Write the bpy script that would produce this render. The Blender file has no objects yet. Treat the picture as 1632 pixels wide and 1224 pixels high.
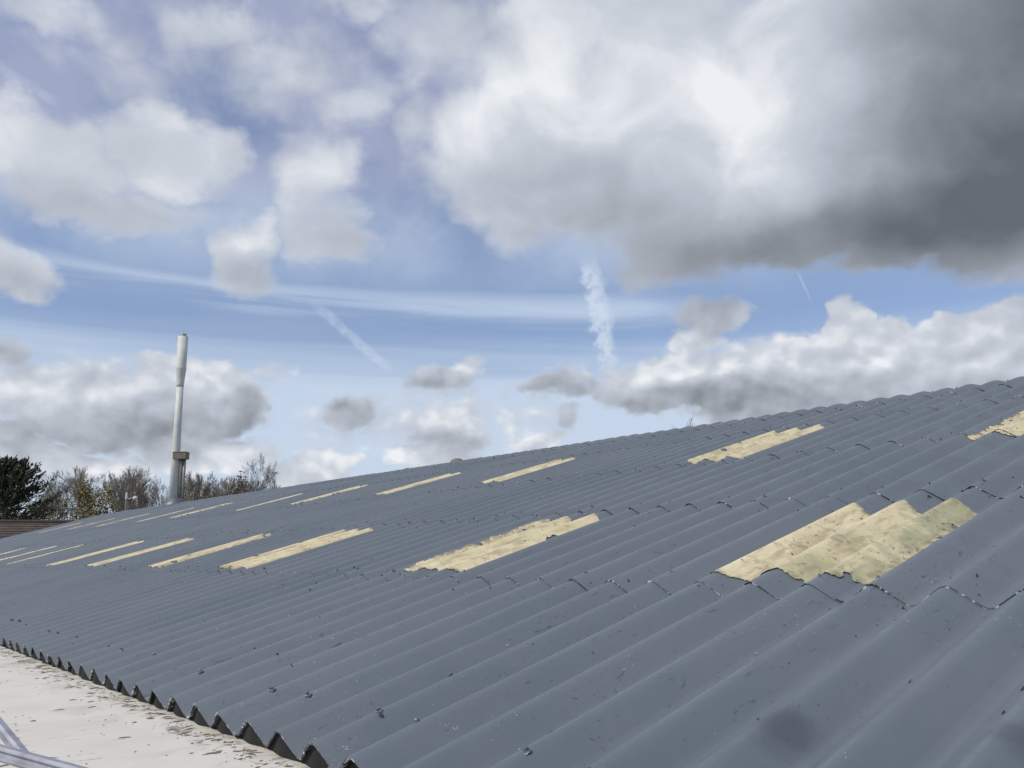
import bpy, math, random
import numpy as np
from mathutils import Vector, Matrix, noise as mnoise

PI = math.pi
R = math.radians
scene = bpy.context.scene
COL = scene.collection
random.seed(11)

# ------------------------------------------------------------------ camera
YAW, PITCH, ROLL = R(50.346), R(10.979), R(-0.811)
F = Vector((-math.sin(YAW) * math.cos(PITCH), math.cos(YAW) * math.cos(PITCH), math.sin(PITCH)))
Rt = Vector((math.cos(YAW), math.sin(YAW), 0.0))
Up = Rt.cross(F)
R2 = Rt * math.cos(ROLL) + Up * math.sin(ROLL)
U2 = Up * math.cos(ROLL) - Rt * math.sin(ROLL)
cam_data = bpy.data.cameras.new('camera')
cam_data.sensor_width = 36.0
cam_data.lens = 36.0 * 1375.84 / 1632.0
cam_data.clip_start = 0.05
cam_data.clip_end = 5000.0
cam = bpy.data.objects.new('camera', cam_data)
COL.objects.link(cam)
m = Matrix.Identity(4)
for i in range(3):
    m[i][0], m[i][1], m[i][2] = R2[i], U2[i], -F[i]
m[0][3], m[1][3], m[2][3] = 3.1617, -1.7691, 0.7825
cam.matrix_world = m
scene.camera = cam

# ------------------------------------------------------------------ light
SUN_EL = R(47.0)
SUN_DIR_XY = Vector((-0.13, -0.99))            # towards the sun: left of and slightly behind the viewer
SUN_DIR_XY.normalize()
sun_to = Vector((SUN_DIR_XY.x * math.cos(SUN_EL), SUN_DIR_XY.y * math.cos(SUN_EL), math.sin(SUN_EL)))
sun_data = bpy.data.lights.new('sun', 'SUN')
sun_data.energy = 2.9
sun_data.angle = R(0.6)
sun_data.color = (1.0, 0.955, 0.88)
sun = bpy.data.objects.new('sun', sun_data)
sun.rotation_euler = sun_to.to_track_quat('Z', 'Y').to_euler()
sun.location = (0, 0, 30)
COL.objects.link(sun)

scene.view_settings.view_transform = 'Standard'
scene.view_settings.look = 'None'
scene.view_settings.exposure = 0.0
scene.view_settings.gamma = 1.0
scene.view_settings.use_curve_mapping = False
scene.cycles.max_bounces = 4
scene.cycles.diffuse_bounces = 2
scene.cycles.glossy_bounces = 2

# ------------------------------------------------------------------ node helper
class NT:
    def __init__(self, tree):
        self.t = tree
    def n(self, typ, **kw):
        nd = self.t.nodes.new(typ)
        for k, v in kw.items():
            setattr(nd, k, v)
        return nd
    def put(self, sock, v):
        if hasattr(v, 'is_output') or isinstance(v, bpy.types.NodeSocket):
            self.t.links.new(v, sock)
        else:
            if hasattr(sock.default_value, '__len__') and not hasattr(v, '__len__'):
                v = (v,) * len(sock.default_value)
            if hasattr(v, '__len__') and len(sock.default_value) == 4 and len(v) == 3:
                v = tuple(v) + (1.0,)
            sock.default_value = v
    def math(self, op, a, b=None, c=None, clamp=False):
        nd = self.n('ShaderNodeMath', operation=op, use_clamp=clamp)
        self.put(nd.inputs[0], a)
        if b is not None: self.put(nd.inputs[1], b)
        if c is not None: self.put(nd.inputs[2], c)
        return nd.outputs[0]
    def vmath(self, op, a, b=None, c=None):
        nd = self.n('ShaderNodeVectorMath', operation=op)
        self.put(nd.inputs[0], a)
        if b is not None:
            self.put(nd.inputs['Scale'] if op == 'SCALE' else nd.inputs[1], b)
        if c is not None: self.put(nd.inputs[2], c)
        return nd.outputs['Value'] if op in ('DOT_PRODUCT', 'LENGTH', 'DISTANCE') else nd.outputs['Vector']
    def comb(self, x, y, z=0.0):
        nd = self.n('ShaderNodeCombineXYZ')
        self.put(nd.inputs[0], x); self.put(nd.inputs[1], y); self.put(nd.inputs[2], z)
        return nd.outputs[0]
    def sep(self, v):
        nd = self.n('ShaderNodeSeparateXYZ'); self.put(nd.inputs[0], v)
        return nd.outputs[0], nd.outputs[1], nd.outputs[2]
    def noise(self, v, scale=5.0, detail=4.0, rough=0.55, dist=0.0, color=False):
        nd = self.n('ShaderNodeTexNoise')
        self.put(nd.inputs['Vector'], v)
        nd.inputs['Scale'].default_value = scale
        nd.inputs['Detail'].default_value = detail
        nd.inputs['Roughness'].default_value = rough
        nd.inputs['Distortion'].default_value = dist
        return nd.outputs['Color' if color else 'Fac']
    def smooth(self, v, a, b, lo=0.0, hi=1.0):
        nd = self.n('ShaderNodeMapRange', interpolation_type='SMOOTHSTEP')
        self.put(nd.inputs['Value'], v)
        for k, x in (('From Min', a), ('From Max', b), ('To Min', lo), ('To Max', hi)):
            self.put(nd.inputs[k], x)
        return nd.outputs[0]
    def mix(self, f, a, b):
        nd = self.n('ShaderNodeMix', data_type='RGBA')
        self.put(nd.inputs[0], f); self.put(nd.inputs[6], a); self.put(nd.inputs[7], b)
        return nd.outputs[2]
    def fmix(self, f, a, b):
        nd = self.n('ShaderNodeMix', data_type='FLOAT')
        self.put(nd.inputs[0], f); self.put(nd.inputs[2], a); self.put(nd.inputs[3], b)
        return nd.outputs[0]

# ------------------------------------------------------------------ sky
# Everything in the sky is laid out by compass direction: (azimuth, elevation, half width, half height, weight) in degrees,
# azimuth counted from the horizontal direction the roof is seen along.
CLOUD_COVER = [(8.62, 29.91, 15.63, 9.87, 1.25), (21.85, 26.03, 17.53, 9.99, 1.5), (33.2, 24.3, 12.04, 10.78, 1.6), (14.65, 22.49, 12.27, 5.78, 1.4), (25.09, 20.3, 11.51, 4.21, 1.5), (3.94, 24.45, 10.08, 5.87, 1.15), (-1.81, 27.28, 6.71, 5.74, 0.85), (11.53, 19.62, 7.11, 2.79, 1), (31.07, 17.76, 4.82, 2.81, 1.2), (-4.97, 32.8, 6.82, 3.93, 0.55), (-29.33, 22.43, 5.44, 3.15, 0.95), (-32.4, 22.88, 3.84, 3.21, 0.9), (-23.68, 24.46, 5.64, 3.61, 0.95), (-20.59, 24.71, 2.94, 2.58, 0.9), (-27.07, 20.65, 7.72, 1.81, 0.85), (-17.51, 19.12, 3.78, 2.8, 1), (-13.57, 23.34, 4.19, 4.63, 0.8), (-11.81, 20.7, 3.79, 2.57, 0.85), (-31.46, 16.53, 2.7, 2.82, 1), (-21.07, 31.99, 5.63, 2.38, 0.62), (-15.97, 30.22, 10.06, 3.57, 0.58), (-11.15, 28.09, 4.35, 2.61, 0.55), (-9.52, 34, 6.28, 1.74, 0.6), (-28.63, 30.19, 6.05, 2.29, 0.55), (-25.85, 28.03, 7.38, 2.06, 0.45), (13.75, 15.02, 3.04, 1.69, 0.75), (12.42, 13.29, 2.45, 1.7, 0.65), (29.03, 11.34, 4.89, 2.91, 1.2), (31.65, 11.72, 3.1, 2.48, 1.2), (24.2, 11.12, 4.6, 2.73, 1.1), (19.02, 11.2, 5.31, 2.44, 1), (21.65, 13.32, 2.22, 1.93, 0.95), (26.79, 9.16, 7.4, 2.23, 1.2), (19.61, 8.98, 8.94, 2.15, 1.1), (10.64, 10.52, 6.52, 2.04, 0.95), (15.38, 9.05, 3.52, 1.8, 1), (3.14, 10.92, 3.59, 1.33, 0.6), (-4.91, 11.3, 3.29, 1.16, 0.65), (-3.22, 12, 1.78, 1.33, 0.6), (-4.07, 7.77, 3.25, 2.28, 0.85), (-10.9, 9.18, 2.36, 1.72, 0.7), (3.71, 8.7, 1.17, 1.66, 0.5), (-5.31, 6.21, 4.13, 1.24, 0.95), (-12.23, 5.91, 2.47, 1.7, 0.95), (-13.78, 4.89, 3.14, 1.12, 0.9), (1.79, 7.21, 2.3, 0.83, 0.7), (-27.59, 9.64, 5.67, 2.03, 0.85), (-20.94, 10.83, 5, 1.95, 0.9), (-20.45, 8.7, 5.18, 2.34, 0.95), (-25.41, 7.72, 5.84, 1.8, 0.95), (-30.9, 6.7, 3.09, 1.78, 0.9), (-17.08, 9.62, 1.74, 1.99, 0.7), (-27.94, 5.57, 3.92, 1.17, 1), (-19.58, 6.19, 5.56, 1.4, 1), (-24.9, 5.29, 3.43, 1.05, 1), (-30.85, 11.56, 1.42, 1.22, 0.6), (-15.99, 11.67, 3.15, 0.96, 0.35), (-24.44, 8.9, 11.5, 4.16, 0.5), (-4.9, 8.6, 13.54, 3.31, 0.38), (19.73, 10.55, 15.53, 3.91, 0.6)]
CLOUD_DARK = [(37.82, 23.99, 15.5, 13.24, 0.98), (27.91, 19.81, 11.32, 5.37, 0.36), (21.53, 18.37, 12.36, 3.23, 0.46), (11.54, 19.82, 10.81, 3.58, 0.42), (4.78, 23.03, 8.29, 3.37, 0.3), (29.18, 30.42, 10.54, 4.51, 0.22), (13.75, 15.02, 3.65, 1.81, 0.38), (15.78, 9.23, 7.78, 2, 0.34), (11, 9.69, 6.89, 1.22, 0.42), (3.13, 10.67, 3.8, 1.25, 0.45), (-4.91, 11.01, 3.79, 1, 0.48), (-4.07, 6.74, 3.53, 1.24, 0.42), (-10.9, 8.97, 2.44, 1.84, 0.42), (-20.41, 7.92, 6.64, 2.14, 0.42), (-25.37, 7.15, 6.85, 1.69, 0.32), (-30.89, 6.52, 3.09, 1.78, 0.3), (-30.68, 11.4, 1.58, 1.26, 0.36), (-17.07, 9.22, 1.74, 1.99, 0.32), (3.7, 8.5, 1.26, 1.66, 0.36), (25.02, 8.57, 10.34, 1.69, 0.32), (-26.34, 20.39, 9.21, 1.46, 0.2), (-17.44, 17.75, 4.36, 1.37, 0.26), (-31.03, 15.34, 2.87, 1.78, 0.3), (-12.63, 20.26, 4.59, 1.58, 0.18)]
CLOUD_BRIGHT = [(17.17, 28.23, 6.19, 4.7, 0.8), (2.72, 28.73, 7.63, 4.14, 0.6), (-17.54, 19.9, 2.4, 1.55, 0.5), (29.23, 13.15, 4.58, 1.63, 0.7), (-5.73, 6.33, 3.72, 0.82, 1), (-12.25, 6.43, 2.39, 1.21, 0.8), (-20.97, 11.41, 4.46, 0.86, 0.5), (-19.6, 6.7, 4.83, 0.78, 0.7), (-4.07, 8.19, 1.88, 1.24, 0.5), (10.67, 11.22, 5.32, 1.02, 0.5), (-26.27, 5.44, 4.03, 0.81, 0.5), (21.35, 11.98, 7.38, 1.55, 0.4)]

world = bpy.data.worlds.new('World')
scene.world = world
world.use_nodes = True
wt = world.node_tree
wt.nodes.clear()
w = NT(wt)

def blob_field(nt, p, table, soft=0.25):
    acc = None
    for a, e, ra, re, wt_ in table:
        q = nt.vmath('MULTIPLY_ADD', p, (1 / ra, 1 / re, 0.0), (-a / ra, -e / re, 0.0))
        d = nt.vmath('DOT_PRODUCT', q, q)
        v = nt.math('MULTIPLY_ADD', d, -wt_, wt_)
        if acc is None:
            acc = nt.math('MAXIMUM', v, 0.0)
        else:
            acc = nt.math('MAXIMUM', acc, v)
    return acc

def soft_field(nt, p, table, grow=1.3):
    acc = None
    for a, e, ra, re, wt_ in table:
        ra *= grow; re *= grow
        q = nt.vmath('MULTIPLY_ADD', p, (1 / ra, 1 / re, 0.0), (-a / ra, -e / re, 0.0))
        v = nt.math('SUBTRACT', 1.0, nt.vmath('DOT_PRODUCT', q, q), clamp=True)
        v = nt.math('MULTIPLY', nt.math('MULTIPLY', v, v), wt_)
        acc = v if acc is None else nt.math('ADD', acc, v)
    return acc

tc = w.n('ShaderNodeTexCoord')
dx, dy, dz = w.sep(w.vmath('NORMALIZE', tc.outputs['Generated']))
sy, cy = math.sin(YAW), math.cos(YAW)
fw = w.math('ADD', w.math('MULTIPLY', dx, -sy), w.math('MULTIPLY', dy, cy))
rg = w.math('ADD', w.math('MULTIPLY', dx, cy), w.math('MULTIPLY', dy, sy))
az = w.math('MULTIPLY', w.math('ARCTAN2', rg, fw), 180 / PI)
el = w.math('MULTIPLY', w.math('ARCSINE', dz), 180 / PI)
pos = w.comb(az, el, 0.0)

sky = w.n('ShaderNodeTexSky', sky_type='NISHITA', sun_disc=False)
sky.sun_elevation = SUN_EL
sky.sun_rotation = math.atan2(sun_to.x, sun_to.y)
sky.air_density = 1.0
sky.dust_density = 1.2
sky.ozone_density = 1.6
base = w.vmath('MULTIPLY', sky.outputs[0], (0.131, 0.1235, 0.131))

low = w.smooth(el, 19.0, 11.0)                       # smaller, crisper heaps low down; soft-edged cloud overhead
esc = w.fmix(low, 1.0, 0.36)
pos2 = w.comb(az, w.math('MULTIPLY', el, 1.25), 0.0)
pk = w.vmath('ADD', pos2, (17.3, 41.7, 0.0))
w1 = w.mix(low, w.noise(pk, 0.12, 2.0, 0.5, color=True), w.noise(pk, 0.34, 2.0, 0.5, color=True))
w2 = w.mix(low, w.noise(pk, 0.45, 3.0, 0.55, color=True), w.noise(pk, 1.0, 3.0, 0.55, color=True))
off = w.vmath('ADD', w.vmath('MULTIPLY_ADD', w1, (9.0, 6.0, 0), (-4.5, -3.0, 0)),
              w.vmath('MULTIPLY_ADD', w2, (3.0, 2.4, 0), (-1.5, -1.2, 0)))
off = w.vmath('SCALE', off, esc)
pw = w.vmath('ADD', pos, off)
pd = w.vmath('ADD', pos, w.vmath('SCALE', off, 0.6))
field = blob_field(w, pw, CLOUD_COVER)
# beyond the mapped quarter the same broken cloud goes on
outm = w.math('MAXIMUM', w.smooth(w.math('ABSOLUTE', az), 36.0, 50.0), w.smooth(el, 33.0, 44.0))
generic = w.smooth(w.noise(w.vmath('SCALE', tc.outputs['Generated'], 1.0), 3.1, 3.0, 0.55), 0.46, 0.66, 0.0, 1.05)
field_all = w.fmix(outm, field, generic)
nhi = w.noise(pk, 0.25, 5.0, 0.5, 0.2)
nlo = w.noise(pk, 0.6, 5.0, 0.52, 0.2)
nls = w.noise(w.vmath('ADD', pk, (-0.4, 0.9, 0.0)), 0.6, 1.5, 0.5, 0.2)
nn = w.math('MULTIPLY', w.math('SUBTRACT', w.fmix(low, nhi, nlo), 0.5), w.fmix(low, 0.85, 0.8))
def density(fld): return w.math('ADD', fld, w.math('MULTIPLY', nn, w.smooth(fld, -0.05, 0.35)))
qw = pk

# thin high veil and pale haze low down
cq = w.comb(w.math('MULTIPLY', az, 0.035), w.math('MULTIPLY', w.math('ADD', el, w.math('MULTIPLY', az, 0.035)), 0.55), 3.0)
cir = w.noise(cq, 1.0, 5.0, 0.55, 0.4)
def band(center, slope, half, lo=None, hi=None):
    d = w.math('SUBTRACT', el, w.math('MULTIPLY_ADD', az, slope, center))
    b = w.smooth(w.math('ABSOLUTE', w.math('ADD', d, w.math('MULTIPLY_ADD', cir, 2.4, -1.2))), half, 0.0)
    return b
veil = w.math('MULTIPLY', band(16.1, -0.027, 1.75), w.smooth(az, 16.0, 8.0))
veil = w.math('MULTIPLY', veil, w.smooth(cir, 0.30, 0.62, 0.15, 0.72))
lowhaze = w.smooth(w.math('ADD', el, w.math('MULTIPLY_ADD', cir, 4.0, -2.0)), 15.0, 10.0, 0.0, 0.90)
thin = w.math('MULTIPLY', w.smooth(w.noise(pk, 0.11, 4.0, 0.55), 0.25, 0.62, 0.2, 0.85), w.smooth(el, 14.0, 23.0))
even = w.smooth(w.noise(w.vmath('MULTIPLY', pk, (0.05, 0.16, 1.0)), 1.0, 4.0, 0.55, 0.3), 0.40, 0.70, 0.0, 0.16)
veil = w.math('MAXIMUM', w.math('MAXIMUM', w.math('MAXIMUM', veil, even), lowhaze), thin, clamp=True)
vcol = w.mix(w.smooth(el, 18.0, 26.0), (0.58, 0.68, 0.83), (0.38, 0.42, 0.585))
c1 = w.mix(veil, base, vcol)

# vapour trails
wv = w.noise(pos, 1.5, 4.0, 0.6)
wv2 = w.noise(w.vmath('ADD', pos, (0, 0, 5.0)), 0.45, 2.0, 0.5)
def trail(a, b, half, ragged, strength, fade):
    ax, ay = a; bx, by = b
    L = math.hypot(bx - ax, by - ay); ux, uy = (bx - ax) / L, (by - ay) / L
    s = w.math('ADD', w.math('MULTIPLY', w.math('SUBTRACT', az, ax), ux), w.math('MULTIPLY', w.math('SUBTRACT', el, ay), uy))
    t = w.math('ADD', w.math('MULTIPLY', w.math('SUBTRACT', az, ax), -uy), w.math('MULTIPLY', w.math('SUBTRACT', el, ay), ux))
    t = w.math('ADD', t, w.math('MULTIPLY_ADD', wv, ragged, -ragged / 2))
    t = w.math('ADD', t, w.math('MULTIPLY_ADD', wv2, ragged * 0.9, -ragged * 0.45))
    k = w.smooth(w.math('ABSOLUTE', t), half, half * 0.25)
    k = w.math('MULTIPLY', k, w.math('MULTIPLY', w.smooth(s, -fade, fade), w.smooth(s, L + fade * 0.4, L - fade * 0.6)))
    return w.math('MULTIPLY', k, w.math('MULTIPLY', strength, w.smooth(wv, 0.28, 0.6, 0.35, 1.0)))
tr = w.math('MAXIMUM', trail((-12.9, 15.7), (-8.2, 12.0), 0.46, 0.4, 0.36, 1.4),
            trail((5.65, 18.8), (6.5, 11.8), 0.95, 1.5, 0.72, 1.0))
tr = w.math('MAXIMUM', tr, trail((19.2, 17.1), (19.8, 15.3), 0.13, 0.2, 0.25, 0.6))
tr = w.math('MAXIMUM', tr, trail((-33.5, 27.6), (-29.6, 26.0), 0.4, 0.4, 0.2, 1.0))
c_trail = w.mix(tr, c1, (0.66, 0.74, 0.86))

# cloud shading: lit side and top against the shaded base, deep cloud darker
dark = soft_field(w, pd, CLOUD_DARK)
bright = soft_field(w, pd, CLOUD_BRIGHT)
sn = w.noise(pk, 0.17, 4.5, 0.52, 0.4)
crisp = w.math('MULTIPLY', low, w.smooth(az, 4.0, 16.0))
selfsh = w.math('MULTIPLY', w.math('SUBTRACT', nls, w.noise(pk, 0.6, 2.0, 0.45, 0.2)), low)
stops = [(0.0, (0.86, 0.88, 0.91)), (0.16, (0.60, 0.64, 0.71)), (0.36, (0.46, 0.495, 0.56)), (0.66, (0.275, 0.30, 0.335)), (1.0, (0.125, 0.14, 0.165))]
def with_cloud(under, fld, dk, br):
    d = density(fld)
    alpha = w.smooth(d, w.fmix(crisp, w.fmix(low, 0.08, 0.12), 0.16), w.fmix(crisp, w.fmix(low, 0.82, 0.54), 0.44))
    sh = w.math('ADD', w.math('MULTIPLY', selfsh, 0.45), w.math('MULTIPLY_ADD', sn, 0.50, -0.095))
    if dk is not None: sh = w.math('ADD', sh, w.math('MULTIPLY', dk, 0.80))
    if br is not None: sh = w.math('SUBTRACT', sh, w.math('MULTIPLY', br, 0.20))
    ramp = w.n('ShaderNodeValToRGB')
    w.put(ramp.inputs[0], sh)
    cr = ramp.color_ramp
    cr.interpolation = 'LINEAR'
    cr.elements[0].position = 0.0; cr.elements[0].color = stops[0][1] + (1,)
    cr.elements[1].position = 1.0; cr.elements[1].color = stops[-1][1] + (1,)
    for pz, c in stops[1:-1]:
        e_ = cr.elements.new(pz); e_.color = c + (1,)
    bg = w.n('ShaderNodeBackground')
    w.put(bg.inputs['Color'], w.mix(w.math('MULTIPLY', alpha, 0.97), under, ramp.outputs[0]))
    bg.inputs['Strength'].default_value = 1.0
    return bg.outputs[0]
world.cycles.sampling_method = 'NONE'
mixs = w.n('ShaderNodeMixShader')                    # away from the mapped quarter only the plain broken cloud is worked out
w.put(mixs.inputs[0], w.math('GREATER_THAN', outm, 0.9999))
wt.links.new(with_cloud(c_trail, field_all, dark, bright), mixs.inputs[1])
wt.links.new(with_cloud(c1, generic, None, None), mixs.inputs[2])
wo = w.n('ShaderNodeOutputWorld')
wt.links.new(mixs.outputs[0], wo.inputs[0])

# ------------------------------------------------------------------ object helpers
def new_mat(name):
    mt = bpy.data.materials.new(name); mt.use_nodes = True
    mt.node_tree.nodes.clear()
    nt = NT(mt.node_tree)
    bs = nt.n('ShaderNodeBsdfPrincipled'); out = nt.n('ShaderNodeOutputMaterial')
    mt.node_tree.links.new(bs.outputs[0], out.inputs[0])
    return mt, nt, bs
def bump(nt, bs, h, strength=0.3, dist=0.01):
    b = nt.n('ShaderNodeBump'); b.inputs['Strength'].default_value = strength; b.inputs['Distance'].default_value = dist
    nt.put(b.inputs['Height'], h); nt.put(bs.inputs['Normal'], b.outputs[0])
def mesh_data(name, verts, faces, mat=None, smooth=False):
    me = bpy.data.meshes.new(name)
    me.from_pydata([tuple(v) for v in verts], [], faces)
    me.update()
    if mat: me.materials.append(mat)
    if smooth: me.shade_smooth()
    return me
def obj(name, me, parent=None, loc=None, rot=None, **props):
    o = bpy.data.objects.new(name, me)
    COL.objects.link(o)
    if parent: o.parent = parent
    if loc is not None: o.location = loc
    if rot is not None: o.rotation_euler = rot
    for k, v in props.items(): o[k] = v
    return o
def thing(name, label, category, loc=(0, 0, 0), rot=(0, 0, 0), group=None):
    o = obj(name, None, None, loc, rot, label=label, category=category)
    o.empty_display_size = 0.2
    if group: o['group'] = group
    return o
class MB:
    def __init__(self): self.v = []; self.f = []
    def add(self, vs, fs):
        b = len(self.v); self.v += [tuple(x) for x in vs]; self.f += [tuple(i + b for i in q) for q in fs]
    def box(self, c, s, M=None):
        x, y, z = s[0] / 2, s[1] / 2, s[2] / 2
        vs = [Vector((a * x, b * y, d * z)) for d in (-1, 1) for a, b in ((-1, -1), (1, -1), (1, 1), (-1, 1))]
        if M: vs = [M @ v for v in vs]
        self.add([v + Vector(c) for v in vs], [(3, 2, 1, 0), (4, 5, 6, 7), (0, 1, 5, 4), (1, 2, 6, 5), (2, 3, 7, 6), (3, 0, 4, 7)])
    def tube(self, pts, rad, n=8, cap=True):
        pts = [Vector(p) for p in pts]; rings = []
        for i, p in enumerate(pts):
            d = (pts[min(i + 1, len(pts) - 1)] - pts[max(i - 1, 0)]).normalized()
            a = Vector((0, 0, 1)) if abs(d.z) < 0.9 else Vector((1, 0, 0))
            x = d.cross(a).normalized(); y = d.cross(x)
            r = rad[i] if hasattr(rad, '__len__') else rad
            rings.append([p + (x * math.cos(2 * PI * k / n) + y * math.sin(2 * PI * k / n)) * r for k in range(n)])
        vs = [v for rg_ in rings for v in rg_]; fs = []
        for i in range(len(pts) - 1):
            for k in range(n):
                fs.append((i * n + k, i * n + (k + 1) % n, (i + 1) * n + (k + 1) % n, (i + 1) * n + k))
        if cap:
            fs.append(tuple(range(n))[::-1]); fs.append(tuple(range((len(pts) - 1) * n, len(pts) * n)))
        self.add(vs, fs)
    def lathe(self, prof, n=24):
        vs = []; fs = []
        for r, z in prof:
            vs += [(r * math.cos(2 * PI * k / n), r * math.sin(2 * PI * k / n), z) for k in range(n)]
        for i in range(len(prof) - 1):
            for k in range(n):
                fs.append((i * n + k, i * n + (k + 1) % n, (i + 1) * n + (k + 1) % n, (i + 1) * n + k))
        fs.append(tuple(range(n))[::-1]); fs.append(tuple(range((len(prof) - 1) * n, len(prof) * n)))
        self.add(vs, fs)
    def data(self, name, mat, smooth=False):
        return mesh_data(name, self.v, self.f, mat, smooth)

# ------------------------------------------------------------------ materials
SL = R(15.403)                   # roof pitch
CROWN0 = 0.06 * 0.337
CS, SN = math.cos(SL), math.sin(SL)
def roof_pt(u, v, n):
    return (u, v * CS - n * SN, v * SN + n * CS)
def mat_paint():
    mt, nt, bs = new_mat('slate_grey_roof_paint')
    ge = nt.n('ShaderNodeNewGeometry'); P = ge.outputs['Position']
    oi = nt.n('ShaderNodeObjectInfo')
    big = nt.noise(P, 0.55, 4, 0.55)
    mid = nt.noise(nt.vmath('MULTIPLY', P, (6.0, 1.6, 1.6)), 1.0, 5, 0.6)
    fine = nt.noise(P, 70.0, 3, 0.6)
    c = nt.mix(nt.smooth(big, 0.3, 0.7), (0.106, 0.131, 0.153), (0.125, 0.149, 0.170))
    c = nt.mix(nt.smooth(mid, 0.46, 0.74, 0.0, 0.75), c, (0.106, 0.129, 0.151))
    c = nt.mix(nt.math('MULTIPLY', oi.outputs['Random'], 0.5), c, (0.142, 0.162, 0.184))
    # grime: small dark flecks and scuffs, thicker in some places than others
    spread = nt.noise(P, 1.4, 3, 0.6)
    fl = nt.noise(P, 42.0, 3, 0.7, 0.5)
    fleck = nt.math('MULTIPLY', nt.smooth(fl, 0.63, 0.68), nt.smooth(spread, 0.44, 0.62))
    sc = nt.noise(nt.vmath('MULTIPLY', P, (26.0, 7.0, 7.0)), 1.0, 5, 0.65, 0.8)
    scuff = nt.math('MULTIPLY', nt.smooth(sc, 0.62, 0.71), nt.smooth(nt.noise(P, 0.9, 2, 0.5), 0.45, 0.58))
    c = nt.mix(nt.math('MULTIPLY', nt.math('MAXIMUM', fleck, scuff), 0.7), c, (0.035, 0.038, 0.042))
    glint_chip = nt.math('MULTIPLY', nt.smooth(nt.noise(P, 38.0, 3, 0.7, 1.2), 0.685, 0.71), nt.smooth(nt.noise(P, 1.9, 2, 0.5), 0.5, 0.60))
    c = nt.mix(nt.math('MULTIPLY', glint_chip, 0.8), c, (0.55, 0.57, 0.58))  # pale chips, some painted in as glints
    # two soft dark patches on the nearest sheets
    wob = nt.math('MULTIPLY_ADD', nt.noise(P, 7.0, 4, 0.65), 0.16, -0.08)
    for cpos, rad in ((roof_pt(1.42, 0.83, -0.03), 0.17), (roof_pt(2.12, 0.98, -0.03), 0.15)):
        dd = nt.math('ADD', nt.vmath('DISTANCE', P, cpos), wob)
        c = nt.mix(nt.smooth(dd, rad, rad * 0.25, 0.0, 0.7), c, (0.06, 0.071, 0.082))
    nt.put(bs.inputs['Base Color'], c)
    nt.put(bs.inputs['Roughness'], nt.fmix(nt.smooth(nt.noise(P, 2.4, 5, 0.65, 0.5), 0.38, 0.62), 0.40, 0.68))
    bs.inputs['Specular IOR Level'].default_value = 0.42
    h = nt.math('ADD', nt.math('MULTIPLY', mid, 0.7), nt.math('ADD', nt.math('MULTIPLY', fine, 0.10), nt.math('MULTIPLY', nt.noise(P, 14.0, 4, 0.6), 0.35)))
    bump(nt, bs, h, 0.32, 0.012)
    return mt
def mat_lip():
    mt, nt, bs = new_mat('painted_sheet_edge')
    ge = nt.n('ShaderNodeNewGeometry'); P = ge.outputs['Position']
    k = nt.math('MULTIPLY', nt.smooth(nt.noise(P, 34.0, 4, 0.75), 0.52, 0.60), nt.smooth(nt.noise(P, 2.2, 2, 0.5), 0.42, 0.52))
    d = nt.smooth(nt.noise(P, 3.0, 3, 0.6), 0.44, 0.56)
    c = nt.mix(d, (0.11, 0.13, 0.155), (0.022, 0.024, 0.028))
    c = nt.mix(k, c, (0.74, 0.76, 0.78))  # white specks painted on as glints along the edge
    nt.put(bs.inputs['Base Color'], c)
    bs.inputs['Roughness'].default_value = 0.4
    return mt
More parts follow.
